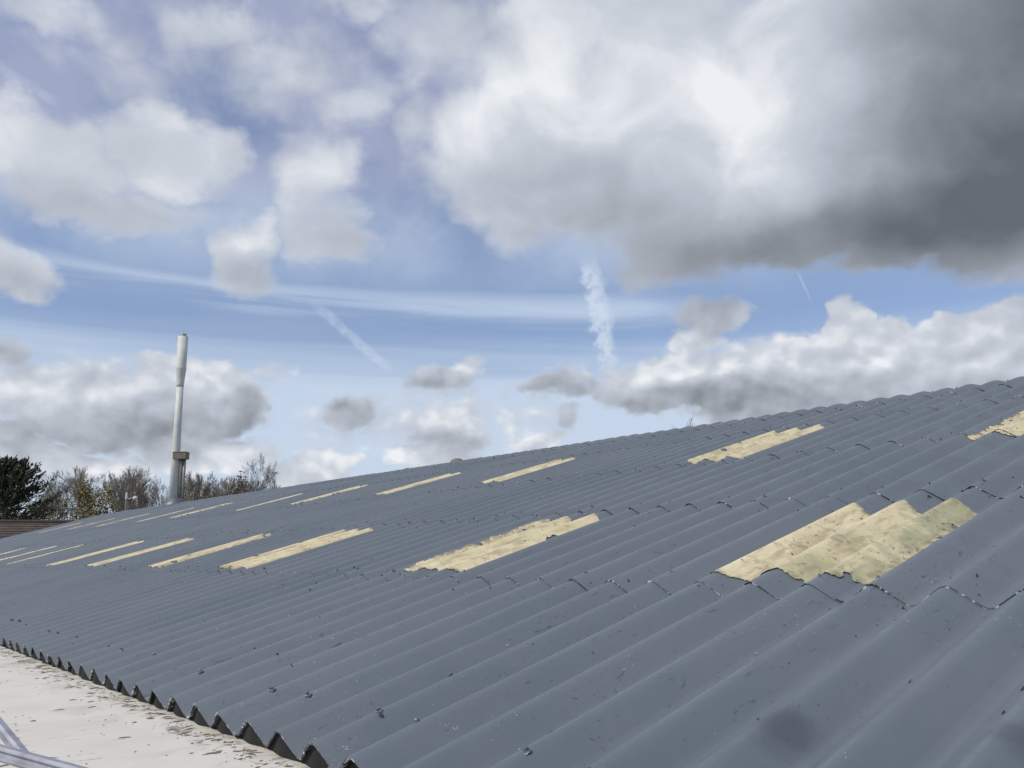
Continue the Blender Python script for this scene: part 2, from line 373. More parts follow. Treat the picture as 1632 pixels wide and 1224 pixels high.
def mat_cream():
    mt, nt, bs = new_mat('weathered_cream_rooflight')
    ge = nt.n('ShaderNodeNewGeometry'); P = ge.outputs['Position']
    oi = nt.n('ShaderNodeObjectInfo')
    a = nt.noise(P, 2.3, 5, 0.6)
    c = nt.mix(nt.smooth(a, 0.3, 0.7), (0.66, 0.585, 0.385), (0.54, 0.47, 0.285))
    c = nt.mix(nt.smooth(nt.noise(P, 9.0, 5, 0.65), 0.5, 0.75, 0.0, 0.5), c, (0.72, 0.65, 0.46))
    # darker greenish tone, only on the sheets that have it
    vc = nt.n('ShaderNodeAttribute'); vc.attribute_name = 'green_tint'
    gm = nt.math('MULTIPLY', vc.outputs['Fac'], nt.smooth(nt.noise(P, 2.6, 4, 0.6, 0.4), 0.42, 0.60))
    c = nt.mix(nt.math('MULTIPLY', gm, 0.9), c, (0.33, 0.335, 0.195))
    st = nt.noise(nt.vmath('MULTIPLY', P, (16.0, 3.2, 3.2)), 1.0, 5, 0.65, 0.3)
    c = nt.mix(nt.math('MULTIPLY', nt.smooth(st, 0.46, 0.66), 0.65), c, (0.31, 0.26, 0.165))
    bl = nt.noise(P, 7.5, 5, 0.7, 0.6)
    c = nt.mix(nt.math('MULTIPLY', nt.smooth(bl, 0.55, 0.70), 0.6), c, (0.20, 0.165, 0.11))
    eg = nt.n('ShaderNodeAttribute'); eg.attribute_name = 'edge'
    em = nt.math('MULTIPLY', nt.smooth(eg.outputs['Fac'], 0.05, 0.9), nt.smooth(nt.noise(P, 11.0, 5, 0.7, 0.5), 0.42, 0.62))
    c = nt.mix(nt.math('MULTIPLY', em, 0.75), c, (0.17, 0.14, 0.095))
    # a line of dirt caught along the top of each corrugation
    px_, py_, pz_ = nt.sep(P)
    fr_ = nt.math('ABSOLUTE', nt.math('SUBTRACT', nt.math('FRACT', nt.math('ADD', nt.math('DIVIDE', nt.math('SUBTRACT', px_, CROWN0), 0.337), 0.56)), 0.5))
    ln_ = nt.math('MULTIPLY', nt.smooth(fr_, 0.10, 0.02), nt.smooth(nt.noise(nt.vmath('MULTIPLY', P, (9, 4, 4)), 1.0, 5, 0.7, 0.4), 0.47, 0.64))
    c = nt.mix(nt.math('MULTIPLY', ln_, 0.4), c, (0.19, 0.155, 0.10))
    fl = nt.noise(P, 30.0, 4, 0.7, 0.8)
    fm = nt.math('MULTIPLY', nt.smooth(fl, 0.60, 0.65), nt.smooth(nt.noise(P, 3.0, 3, 0.6), 0.44, 0.56))
    c = nt.mix(nt.math('MULTIPLY', fm, 0.9), c, (0.055, 0.045, 0.035))
    nt.put(bs.inputs['Base Color'], c)
    bs.inputs['Roughness'].default_value = 0.62
    bump(nt, bs, nt.math('ADD', nt.noise(P, 16.0, 4, 0.6), nt.math('MULTIPLY', st, 0.6)), 0.35, 0.012)
    return mt
def simple(name, col, rough=0.6, metal=0.0, var=0.0, scale=8.0, bumps=0.0, col2=None):
    mt, nt, bs = new_mat(name)
    ge = nt.n('ShaderNodeNewGeometry'); P = ge.outputs['Position']
    n_ = nt.noise(P, scale, 4, 0.6)
    c2_ = col2 if col2 else tuple(x * (1 - var) for x in col)
    nt.put(bs.inputs['Base Color'], nt.mix(nt.smooth(n_, 0.35, 0.68), col, c2_))
    bs.inputs['Roughness'].default_value = rough
    bs.inputs['Metallic'].default_value = metal
    if bumps: bump(nt, bs, n_, bumps, 0.01)
    return mt
PAINT, LIP, CREAM = mat_paint(), mat_lip(), mat_cream()
BOLTM = simple('paint_covered_bolt', (0.125, 0.15, 0.175), 0.2, 0.0, 0.5, 70.0, 0.5)

# ------------------------------------------------------------------ the corrugated roof
PITCHC = 0.337                   # corrugation pitch, three to a sheet
DEP = 0.094
PH = 0.06 * PITCHC
V_EAVE, V_RIDGE = 0.0, 11.43
LAPS = [2.24, 4.34, 6.74, 9.22]
K0, K1 = -138, 15                # first and last corrugation crown
def prof(t):                     # t in pitches from a crown
    x = abs(((t + 0.5) % 1.0) - 0.5)
    # straight flanks, rounded crown and hollow
    r_ = 0.09
    if x < r_: h = x * x / (2 * r_)
    elif x > 0.5 - r_: h = (0.5 - r_) - (0.5 - x) ** 2 / (2 * r_)
    else: h = x - r_ / 2
    return -DEP * h / (0.5 - r_)
roof = thing('corrugated_roof', 'long grey painted corrugated roof slope with unpainted cream rooflights', 'roof')

def sheet_mesh(name, v0, v1, seed, seg=14, nv=8):
    rnd = random.Random(seed)
    L = v1 - v0; us = []
    n_u = 3 * seg + 3
    verts = []; faces = []
    lo, hi = -0.5 - 1.5 / seg, 2.5 + 0.3 / seg
    nu = int(round((hi - lo) * seg)) + 1
    warp = [(rnd.uniform(-1, 1), rnd.uniform(-1, 1)) for _ in range(3)]
    for j in range(nv + 1):
        f = j / nv
        v = L * f
        for i in range(nu + 1):
            t = lo + (hi - lo) * i / nu
            n = prof(t) + 0.013 * (1 - f) ** 1.0
            edge = 0.0
            if j == 0:
                edge = 0.006 * mnoise.noise(Vector((t * 3.0, seed * 7.3, 0))) 
                n += 0.0035 * mnoise.noise(Vector((t * 2.3, seed * 3.1, 5)))
            n += 0.0025 * mnoise.noise(Vector((t * 1.1 + seed, v * 1.3, 2.0)))
            if i <= 1: n += 0.004
            verts.append(roof_pt(t * PITCHC, v + edge, n))
    W = nu + 1
    for j in range(nv):
        for i in range(nu):
            faces.append((j * W + i, j * W + i + 1, (j + 1) * W + i + 1, (j + 1) * W + i))
    nsurf = len(faces)
    # thickness: the front lip and a strip of underside
    e0 = len(verts)
    verts += [verts[i] for i in range(W)]            # own edge vertices keep the shading of the face clean
    b = len(verts)
    for i in range(W):
        x, y, z = verts[i]
        verts.append((x, y + 0.010 * SN + 0.001, z - 0.010 * CS))
    for i in range(W):
        x, y, z = verts[i]
        verts.append((x, y + 0.05 * CS + 0.010 * SN, z + 0.05 * SN - 0.012 * CS))
    for i in range(nu):
        faces.append((e0 + i + 1, e0 + i, b + i, b + i + 1))
        faces.append((b + i + 1, b + i, b + W + i, b + W + i + 1))
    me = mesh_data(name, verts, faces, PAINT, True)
    me.materials.append(LIP)
    for q in range(nsurf, nsurf + 2 * nu): me.polygons[q].material_index = 1
    for q in range(nsurf, nsurf + 2 * nu): me.polygons[q].use_smooth = False
    return me

rows = [(V_EAVE, LAPS[0] + 0.14)] + [(LAPS[i], (LAPS[i + 1] if i < 3 else V_RIDGE - 0.16) + 0.14) for i in range(4)]
rnd = random.Random(4)
for ri, (v0, v1) in enumerate(rows):
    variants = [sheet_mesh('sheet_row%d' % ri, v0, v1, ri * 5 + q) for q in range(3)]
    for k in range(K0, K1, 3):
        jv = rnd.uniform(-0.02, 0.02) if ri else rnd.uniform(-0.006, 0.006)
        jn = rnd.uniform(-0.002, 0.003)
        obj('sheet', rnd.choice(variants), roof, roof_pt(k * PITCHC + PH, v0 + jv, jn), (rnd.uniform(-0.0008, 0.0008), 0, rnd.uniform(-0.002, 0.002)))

# added black strips standing in for shade inside the open sheet ends
EAVE_SHADE = simple('black_eave_shade', (0.012, 0.012, 0.013), 0.95, 0, 0.4, 40.0, 0.3)
fv = []; ff = []
for i in range(43):
    t = -0.52 + 3.04 * i / 42
    x_, y_, z_ = roof_pt(t * PITCHC, 0.024, prof(t) + 0.008 - 0.004)
    fv += [(x_, y_, z_), (x_, y_ + 0.004, -DEP * CS - 0.03)]
for i in range(42): ff.append((2 * i, 2 * i + 1, 2 * i + 3, 2 * i + 2))
shade_me = mesh_data('eave_shade_strip', fv, ff, EAVE_SHADE)
for k in range(K0, K1, 3):
    obj('eave_shade_strip', shade_me, roof, (k * PITCHC + PH, rnd.uniform(-0.008, 0.010), 0))

# ridge: close-fitting corrugated ridge pieces over both slopes
def ridge_mesh(seed):
    seg = 10; lo, hi = -0.52, 2.53; nu = int((hi - lo) * seg)
    path = []
    for j in range(13):
        s = -0.72 + 1.44 * j / 12
        path.append(s)
    verts = []; faces = []
    for s in path:
        a = SL * max(-1, min(1, s / 0.16))
        yy = s * math.cos(SL)
        zz = -(math.sqrt(s * s + 0.05 ** 2) - 0.05) * math.sin(SL)
        for i in range(nu + 1):
            t = lo + (hi - lo) * i / nu
            n = prof(t) * (0.45 + 0.55 * min(1.0, abs(s) / 0.5)) + 0.007 + 0.003 * mnoise.noise(Vector((t * 2, s * 4, seed)))
            verts.append((t * PITCHC, yy + n * math.sin(a), zz + n * math.cos(a)))
    W = nu + 1
    for j in range(12):
        for i in range(nu): faces.append((j * W + i, j * W + i + 1, (j + 1) * W + i + 1, (j + 1) * W + i))
    e0 = len(verts); verts += verts[:W]
    b = len(verts); ns = len(faces)
    for i in range(W):
        x, y, z = verts[i]; verts.append((x, y + 0.004, z - 0.014))
    for i in range(nu): faces.append((e0 + i + 1, e0 + i, b + i, b + i + 1))
    me = mesh_data('ridge_piece', verts, faces, PAINT, True); me.materials.append(LIP)
    for q in range(ns, len(faces)): me.polygons[q].material_index = 1; me.polygons[q].use_smooth = False
    return me
rv = [ridge_mesh(q) for q in range(3)]
ry, rz = V_RIDGE * CS, V_RIDGE * SN
for k in range(K0, K1, 3):
    obj('ridge_piece', rnd.choice(rv), roof, (k * PITCHC + PH, ry, rz + rnd.uniform(-0.004, 0.006)))
# far slope, hidden behind the ridge
vs = []; fs = []
nk = (K1 - K0) * 8
for j in range(2):
    for i in range(nk + 1):
        t = K0 - 0.5 + (K1 - K0) * i / nk; v = 0.3 + j * 11.1
        n = prof(t)
        vs.append((t * PITCHC + PH, ry + v * CS + n * SN, rz - v * SN + n * CS))
for i in range(nk): fs.append((i, i + 1, nk + 2 + i, nk + 1 + i))
obj('rear_slope', mesh_data('rear_slope', vs, fs, PAINT, True), roof)

# rooflights: strips of cream sheet the painters left bare, with ragged paint edges
def rooflight(lo, hi, va, vb, fine, seed, rag=0.03, green_tint=0.0, label=None, bites=()):
    du = 1.0 / fine; dv = 0.34 / fine
    iu = int((hi - lo) / du); iv = int((vb - va + 0.2) / dv)
    def n_at(t, v):
        row = max(r for r in rows if r[0] <= v + 0.001)
        f = (v - row[0]) / (row[1] - row[0])
        return prof(t) + 0.013 * (1 - f) + 0.0065
    def ins(t, v):
        P_ = Vector((t * 1.3 + seed * 11.0, v * 2.2, seed))
        e = mnoise.noise(P_ * 1.2) * 0.8 + mnoise.noise(P_ * 4.0) * 0.6 + mnoise.noise(P_ * 13.0) * 0.45
        # the ends step with the corrugations, because the brush skipped the hollows
        step = 0.05 * math.cos(2 * PI * t) + 0.05 * mnoise.noise(Vector((round(t) * 3.7, seed, 1.0)))
        a = v - (va - step + e * rag * 1.2); b_ = (vb + step * 0.6 + e * rag) - v
        c_ = (t - lo - 0.06) * PITCHC - e * rag * 0.9; d_ = (hi - 0.06 - t) * PITCHC + e * rag * 0.9
        x = min(a, b_, c_, d_)
        if mnoise.noise(Vector((t * 4.0, v * 9.0, seed + 3.3))) > 0.50 and x < 0.07: x = -1
        for (bt, bv, brt, brv) in bites:
            if ((t - bt) / brt) ** 2 + ((v - bv) / brv) ** 2 < 1 + e: x = -1
        return x
    verts = {}; vl = []; faces = []; al = []; tv = []
    def vid(i, j):
        key = (i, j)
        if key not in verts:
            t = lo + i * du; v = va - 0.1 + j * dv
            jt = 0.4 * du * mnoise.noise(Vector((i * 1.7, j * 1.7, seed))); jv = 0.4 * dv * mnoise.noise(Vector((i * 1.7, j * 1.7, seed + 9)))
            verts[key] = len(vl); tv.append((t + jt, v + jv)); vl.append(roof_pt((t + jt) * PITCHC + PH, v + jv, n_at(t + jt, v + jv)))
        return verts[key]
    for j in range(iv):
        for i in range(iu):
            t = lo + (i + 0.5) * du; v = va - 0.1 + (j + 0.5) * dv
            if ins(t, v) > 0:
                faces.append((vid(i, j), vid(i + 1, j), vid(i + 1, j + 1), vid(i, j + 1)))
    me = mesh_data('rooflight', vl, faces, CREAM, True)
    at = me.attributes.new('green_tint', 'FLOAT', 'POINT')
    at.data.foreach_set('value', [green_tint * max(0.0, min(1.0, ((v_[0] - PH) / PITCHC - lo - 0.9) / 1.2)) for v_ in vl])
    at = me.attributes.new('edge', 'FLOAT', 'POINT')
    at.data.foreach_set('value', [max(0.0, min(1.0, 1 - ins(*q_) / 0.075)) for q_ in tv])
    o = obj('rooflight', me, roof)
    if label: o['label'] = label
    return o

# (crown at the left edge, crown at the right edge, v from, v to, cells per pitch, seed, raggedness)
rooflight(-0.62, 2.58, 2.46, 4.00, 46, 1, 0.022, 1.0, 'three bare corrugations of greenish cream rooflight, nearest and largest', ((1.3, 2.40, 0.35, 0.10),))
rooflight(-9.95, -7.1, 2.46, 4.16, 36, 2, 0.03, 0.0, 'cream rooflight patch with a grey paint smear, second in the lower row', ((-7.6, 3.55, 0.2, 0.09),))
for q, (a_, b_) in enumerate(((-22.2, -19.6), (-30.8, -28.7), (-40.2, -38.2), (-49.2, -47.2), (-62.6, -61.0), (-72.0, -70.6), (-83.4, -81.8))):
    rooflight(a_, b_, 2.44, 4.14, 20 if q < 2 else 12, 5 + q, 0.035)
rooflight(-0.8, 0.75, 6.70, 8.75, 24, 31, 0.04)
rooflight(-11.1, -8.5, 6.92, 8.92, 24, 32, 0.04)
for q, (a_, b_) in enumerate(((-24.3, -22.4), (-34.3, -32.4), (-45.2, -43.8), (-54.8, -53.4), (-69.2, -67.8), (-78.8, -77.4), (-93.0, -91.5), (-106.0, -104.5), (-122.0, -120.5))):
    rooflight(a_, b_, 7.14, 8.92, 18 if q < 2 else 11, 41 + q, 0.04)


# bolts with domed washers, on the first and third crown of each sheet
def bolt_mesh(seed):
    b = MB(); rr = random.Random(seed)
    n = 7; pf = [(0.026, -0.004), (0.024, 0.004), (0.013, 0.008), (0.012, 0.020), (0.006, 0.024)]
    vs = []; fs = []
    for r, z in pf:
        for q in range(n):
            a = 2 * PI * q / n; k_ = r * rr.uniform(0.8, 1.2)
            vs.append((k_ * math.cos(a), k_ * math.sin(a) * CS - z * SN, k_ * math.sin(a) * SN + z * CS + rr.uniform(-0.002, 0.002)))
    for i in range(len(pf) - 1):
        for q in range(n): fs.append((i * n + q, i * n + (q + 1) % n, (i + 1) * n + (q + 1) % n, (i + 1) * n + q))
    fs.append(tuple(range((len(pf) - 1) * n, len(pf) * n)))
    return mesh_data('bolt', vs, fs, BOLTM)
bv_ = [bolt_mesh(q) for q in range(4)]
camp = Vector(cam.matrix_world.translation)
spots = []
for vb_, nb in ((0.31, 0.012), (LAPS[0] + 0.14, 0.014), (LAPS[1] + 0.14, 0.014), (LAPS[2] + 0.14, 0.014), (LAPS[3] + 0.14, 0.014), (10.95, 0.026)):
    for k in range(K0, K1, 3):
        for c in (0, 2):
            if rnd.random() < 0.14: continue
            u = (k + c + rnd.uniform(-0.05, 0.05)) * PITCHC + PH; v = vb_ + rnd.uniform(-0.03, 0.03)
            spots.append((Vector(roof_pt(u, v, nb - 0.004)), 0.8 if vb_ < 1 else rnd.uniform(0.45, 0.7)))
spots = [s for s in spots if (s[0] - camp).dot(F) > 0]
spots.sort(key=lambda s: (s[0] - camp).length)
for s, k_ in spots[:290]:
    obj('bolt', rnd.choice(bv_), roof, s, (0, 0, rnd.uniform(-0.2, 0.2))).scale = (k_, k_, k_)
far = MB()
for s, k_ in spots[290:]:
    me_ = bv_[0]
    far.add([Vector(v.co) * k_ + s for v in me_.vertices], [tuple(p.vertices) for p in me_.polygons])
obj('distant_bolts', far.data('distant_bolts', BOLTM), roof, kind='stuff')

# crumbs of moss and paint lying about on the slope
CRUMB = simple('dark_moss_crumb', (0.035, 0.036, 0.036), 0.8, 0, 0.5, 30.0)
mb = MB()
for q in range(2600):
    v = rnd.uniform(0.1, 11.2); u = 3.5 - 42 * rnd.random() ** 2.2
    if rnd.random() < 0.5:
        v = rnd.choice(LAPS + [10.7]) + rnd.gauss(0, 0.16)
    if not 0.05 < v < 11.2: continue
    t = (u - PH) / PITCHC
    row = max(r for r in rows if r[0] <= v)
    n = prof(t) + 0.013 * (1 - (v - row[0]) / (row[1] - row[0])) + 0.002
    c = Vector(roof_pt(u, v, n))
    if (c - camp).length < 1.2: continue
    s = 0.004 + 0.014 * rnd.random() ** 3
    vs = [c + Vector((rnd.uniform(-1, 1) * s * 1.4, rnd.uniform(-1, 1) * s, -s * 0.4)) for _ in range(4)]
    tip = c + Vector((0, 0, s * 0.8))
    mb.add(vs + [tip], [(0, 1, 4), (1, 2, 4), (2, 3, 4), (3, 0, 4), (3, 2, 1, 0)])
obj('moss_crumbs', mb.data('moss_crumbs', CRUMB), None, kind='stuff', label='dark crumbs of moss scattered over the grey roof', category='debris')

# ------------------------------------------------------------------ white flat roof along the eave
def mat_white():
    mt, nt, bs = new_mat('peeling_white_roof_coating')
    ge = nt.n('ShaderNodeNewGeometry'); P = ge.outputs['Position']
    a = nt.noise(P, 1.6, 5, 0.6)
    c = nt.mix(nt.smooth(a, 0.3, 0.72), (0.61, 0.585, 0.53), (0.545, 0.51, 0.44))
    c = nt.mix(nt.smooth(nt.noise(P, 6.0, 5, 0.65), 0.5, 0.8, 0.0, 0.6), c, (0.50, 0.47, 0.41))
    rot = nt.vmath('ADD', nt.vmath('MULTIPLY', P, (8.0, 4.2, 1.0)), nt.vmath('SCALE', nt.noise(P, 3.0, 3, 0.6, color=True), 1.6))
    s1 = nt.noise(rot, 1.0, 3, 0.55, 0.5)
    d1 = nt.noise(P, 2.1, 3, 0.6)
    crack = nt.math('MULTIPLY', nt.smooth(nt.math('ADD', s1, nt.math('MULTIPLY_ADD', d1, 0.35, -0.175)), 0.65, 0.70), nt.smooth(nt.noise(P, 14.0, 3, 0.6), 0.38, 0.6))
    x, y, z = nt.sep(P)
    edge = nt.smooth(nt.math('ADD', nt.math('ABSOLUTE', nt.math('ADD', y, 0.02)), nt.math('MULTIPLY_ADD', nt.noise(P, 5.0, 5, 0.65), 0.5, -0.25)), 0.13, 0.05)
    lift = nt.noise(nt.vmath('MULTIPLY', P, (7.0, 5.5, 1.0)), 1.0, 4, 0.6, 0.6)
    peel = nt.math('MULTIPLY', nt.smooth(lift, 0.50, 0.60), edge)
    dk = nt.math('MAXIMUM', crack, peel)
    c = nt.mix(nt.math('MULTIPLY', dk, 0.8), c, nt.mix(nt.noise(P, 40.0, 3, 0.6), (0.17, 0.15, 0.12), (0.31, 0.28, 0.23)))
    stain = nt.math('MULTIPLY', nt.smooth(nt.noise(P, 3.2, 5, 0.65, 0.5), 0.46, 0.66), nt.smooth(nt.math('ADD', y, nt.math('MULTIPLY_ADD', nt.noise(P, 1.3, 3, 0.5), 0.6, -0.3)), -0.75, -0.05))
    c = nt.mix(nt.math('MULTIPLY', stain, 0.4), c, (0.33, 0.29, 0.225))
    hair = nt.n('ShaderNodeTexVoronoi', feature='DISTANCE_TO_EDGE')
    nt.put(hair.inputs['Vector'], nt.vmath('ADD', nt.vmath('MULTIPLY', P, (5.0, 2.2, 1.0)), nt.vmath('SCALE', nt.noise(P, 6.0, 4, 0.6, color=True), 0.8)))
    hair.inputs['Scale'].default_value = 1.0
    hm = nt.math('MULTIPLY', nt.smooth(hair.outputs['Distance'], 0.022, 0.006), nt.smooth(nt.noise(P, 1.7, 2, 0.5), 0.48, 0.6))
    c = nt.mix(nt.math('MULTIPLY', hm, 0.4), c, (0.3, 0.27, 0.22))
    nt.put(bs.inputs['Base Color'], c)
    bs.inputs['Roughness'].default_value = 0.75
    h = nt.math('SUBTRACT', nt.math('MULTIPLY', nt.noise(P, 9.0, 6, 0.65), 0.5), nt.math('MULTIPLY', dk, 0.8))
    bump(nt, bs, h, 0.4, 0.010)
    return mt
WHITE = mat_white()
ZF = -DEP * CS - 0.006
def deck_z(x, y):
    return ZF + (0.006 * mnoise.noise(Vector((x * 1.5, y * 1.5, 0))) + 0.003 * mnoise.noise(Vector((x * 6, y * 4, 4))) if y < 0.2 else 0.0) - 0.004
vs = []; fs = []
xs = [7.0 - 0.05 * i for i in range(0, 281)] + [-7.0 - 0.5 * i for i in range(1, 84)]
ys = [-3.2, -2.4, -1.6] + [-1.2 + 0.05 * i for i in range(35)]
for x in xs:
    for y in ys:
        vs.append((x, y, deck_z(x, y)))
ny = len(ys)
for i in range(len(xs) - 1):
    for j in range(ny - 1):
        fs.append((i * ny + j, i * ny + j + 1, (i + 1) * ny + j + 1, (i + 1) * ny + j))
# outer edge of the deck and its underside
b = MB(); b.add(vs, fs)
flat = obj('flat_roof', b.data('flat_roof', WHITE, True), None, kind='structure')
RENDERW = simple('rendered_wall', (0.45, 0.42, 0.37), 0.85, 0, 0.2, 2.0, 0.2)
wall = MB()
wall.box((-20.7, -1.25, -2.15), (55.6, 3.9, 3.86))
obj('wall', wall.data('wall', RENDERW), None, kind='structure')
main_wall = MB()
gx = (K0 - 0.3) * PITCHC + PH
y_back = 2 * ry
main_wall.add([(gx, 0.6, -4.1), (gx, y_back - 0.6, -4.1), (gx, y_back - 0.6, -0.05), (gx, ry, rz - 0.2), (gx, 0.6, -0.05),
               (7, 0.6, -4.1), (7, y_back - 0.6, -4.1), (7, y_back - 0.6, -0.05), (7, ry, rz - 0.2), (7, 0.6, -0.05)],
              [(0, 1, 2, 3, 4), (9, 8, 7, 6, 5), (0, 4, 9, 5), (2, 1, 6, 7), (4, 3, 8, 9), (3, 2, 7, 8)])
obj('main_wall', main_wall.data('main_wall', RENDERW), None, kind='structure')

# flakes of lifted coating and dirt close under the eave
FLAKE = simple('grey_brown_felt_flake', (0.21, 0.185, 0.15), 0.9, 0, 0.55, 40.0, 0.4)
mb = MB()
for q in range(1000):
    x = 1.2 - 13 * rnd.random() ** 1.6
    if rnd.random() < 0.7:
        y = -abs(rnd.gauss(0.0, 0.085)) - 0.005
    else:
        y = rnd.uniform(-1.6, -0.1)
    # each flake an uneven scab lying on the deck, its rim touching and its middle slightly proud
    ln = 0.006 + 0.045 * rnd.random() ** 4; wd = ln * rnd.uniform(0.18, 0.6)
    a = rnd.gauss(1.5, 0.45); ca, sa = math.cos(a), math.sin(a)
    pts = []; n_ = 9
    for k_ in range(n_):
        an = 2 * PI * k_ / n_; r_ = rnd.uniform(0.45, 1.2)
        lx, ly = math.cos(an) * ln * r_, math.sin(an) * wd * r_
        X_, Y_ = x + lx * ca - ly * sa, y + lx * sa + ly * ca
        pts.append(Vector((X_, Y_, deck_z(X_, Y_) + 0.0015)))
    cpt = Vector((x, y, deck_z(x, y) + 0.005))
    mb.add(pts + [cpt], [(k_, (k_ + 1) % n_, n_) for k_ in range(n_)])
obj('coating_flakes', mb.data('coating_flakes', FLAKE), None, kind='stuff', label='dark flakes of peeled coating on the white flat roof', category='debris')

# ------------------------------------------------------------------ aluminium frame at the lower left
ALU = simple('weathered_aluminium', (0.40, 0.41, 0.46), 0.6, 0.35, 0.3, 25.0, 0.2)
def beam(a, b_, wd, ht, roll=0.0, lip=0.006):
    a, b_ = Vector(a), Vector(b_); d = (b_ - a); L = d.length; d.normalize()
    x = d.cross(Vector((0, 0, 1))).normalized(); y = x.cross(d)
    x, y = x * math.cos(roll) + y * math.sin(roll), y * math.cos(roll) - x * math.sin(roll)
    # channel section with returned lips
    w2, h2 = wd / 2, ht / 2; e = 0.004
    sec = [(-w2, -h2), (-w2 + e, -h2 - 0.0), (w2 - e, -h2), (w2, -h2 + e), (w2, -h2 + lip), (w2 - 0.006, -h2 + lip + 0.003), (w2 - 0.006, h2 - lip - 0.003), (w2, h2 - lip), (w2, h2 - e), (w2 - e, h2), (-w2 + e, h2), (-w2, h2 - e)]
    m_ = MB(); n = len(sec)
    m_.add([a + x * s[0] + y * s[1] for s in sec] + [b_ + x * s[0] + y * s[1] for s in sec],
           [(k_, (k_ + 1) % n, n + (k_ + 1) % n, n + k_) for k_ in range(n)] + [tuple(range(n))[::-1], tuple(range(n, 2 * n))])
    return m_
fr = thing('aluminium_frame', 'silver aluminium frame of crossing bars on the white flat roof', 'frame', (1.2, -1.45, ZF))
def part_local(name, mbx, mat, par):
    L = par.location
    return obj(name, mesh_data(name, [Vector(v) - L for v in mbx.v], mbx.f, mat), par)

part_local('rail', beam((1.160, -1.484, 0.447), (1.658, -1.290, 0.415), 0.034, 0.024, 0.25), ALU, fr)
part_local('brace', beam((0.895, -1.459, 0.543), (1.304, -1.391, 0.423), 0.020, 0.018, 0.2), ALU, fr)
part_local('leg', beam((1.165, -1.500, 0.437), (1.10, -1.62, ZF), 0.03, 0.024), ALU, fr)
part_local('leg', beam((1.655, -1.300, 0.405), (1.72, -1.40, ZF), 0.03, 0.024), ALU, fr)
part_local('leg', beam((0.897, -1.465, 0.538), (0.86, -1.62, ZF), 0.02, 0.018), ALU, fr)


# ------------------------------------------------------------------ flue on the ridge
FLUEM = simple('off_white_enamel', (0.60, 0.615, 0.585), 0.6, 0.0, 0.12, 3.0)
GALV = simple('weathered_galvanised_steel', (0.30, 0.30, 0.26), 0.55, 0.35, 0.35, 12.0, 0.2)
OLIVE = simple('mossy_brown_steel', (0.205, 0.185, 0.135), 0.7, 0.1, 0.4, 14.0, 0.2)
LEADM = simple('dull_lead', (0.16, 0.18, 0.21), 0.5, 0.4, 0.4, 10.0, 0.3)

fx, fy = -35.0, 10.82
fz = fy * math.tan(SL) - 0.1
fl = thing('flue', 'tall slim off white flue with a wider top standing at the ridge', 'flue', (fx, fy, fz))
H_ = 10.52 - fz
def lathe_part(name, prof_, mat, par, dx_=0.0, dy_=0.0, n=28):
    b_ = MB(); b_.lathe(prof_, n)
    o = obj(name, mesh_data(name, [(v[0] + dx_, v[1] + dy_, v[2]) for v in b_.v], b_.f, mat, False), par)
    me_ = o.data
    for p_ in me_.polygons: p_.use_smooth = len(p_.vertices) == 4
    return o
lathe_part('pipe', [(0.185, -0.2), (0.180, H_ * 0.30), (0.16, H_ * 0.45), (0.145, H_ * 0.70)], FLUEM, fl)
sl_ = lathe_part('sleeve', [(0.15, H_ * 0.685), (0.156, H_ * 0.70), (0.212, H_ * 0.790), (0.217, H_ * 0.793), (0.217, H_ * 0.798), (0.212, H_ * 0.801), (0.218, H_ * 0.985), (0.20, H_ * 0.985)], FLUEM, fl)
lathe_part('cap', [(0.14, H_ * 0.98), (0.14, H_ * 1.0), (0.05, H_ * 1.004)], GALV, sl_)
lathe_part('post', [(0.12, -0.15), (0.12, H_ * 0.285)], GALV, fl, 0.14, 0.16)
lathe_part('post', [(0.07, -0.15), (0.07, H_ * 0.285)], GALV, fl, 0.24, 0.30, 12)
bx = MB(); Mz = Matrix.Rotation(YAW, 3, 'Z')
bx.box((0.15, 0.17, H_ * 0.285), (0.56, 0.44, 0.28), Mz); bx.box((0.15, 0.17, H_ * 0.285 + 0.155), (0.59, 0.47, 0.03), Mz)
obj('bracket', bx.data('bracket', OLIVE), fl)
st = MB(); st.tube([(0.22, 0.06, 0.0), (0.22, 0.06, H_ * 0.28)], 0.025, 6)
obj('strap', st.data('strap', GALV), fl)
lathe_part('flashing', [(0.52, -0.10), (0.50, 0.10), (0.36, 0.20), (0.30, 0.34)], LEADM, fl, 0.14, 0.06, 20)


# small things on the ridge line

TERRA = simple('dull_terracotta', (0.26, 0.20, 0.15), 0.8, 0, 0.3, 10.0)
vt = thing('roof_vent', 'small brown domed vent just showing above the ridge', 'vent', (-15.2, 11.55, rz - 0.16))
b_ = MB(); b_.lathe([(0.16, 0.0), (0.16, 0.16), (0.20, 0.17), (0.20, 0.21), (0.165, 0.28), (0.09, 0.32), (0.02, 0.335)], 20)
obj('hood', b_.data('hood', OLIVE, True), vt)
b_ = MB(); b_.lathe([(0.16, -0.5), (0.15, 0.02)], 14); obj('neck', b_.data('neck', GALV), vt)
for (x_, y_, lab) in ((-17.9, 11.75, 'tiny dark peg on the ridge left of the domed vent'), (-21.1, 12.0, 'small dark stub on the ridge farthest left of the domed vent')):
    pg = thing('ridge_peg', lab, 'peg', (x_, y_, rz - 0.35))
    b_ = MB(); b_.lathe([(0.05, 0.0), (0.05, 0.44), (0.03, 0.47)], 8); obj('stem', b_.data('stem', GALV), pg)
    b_ = MB(); b_.lathe([(0.05, 0.40), (0.12, 0.44), (0.12, 0.47), (0.03, 0.50)], 10); obj('cap', b_.data('cap', LEADM), pg)


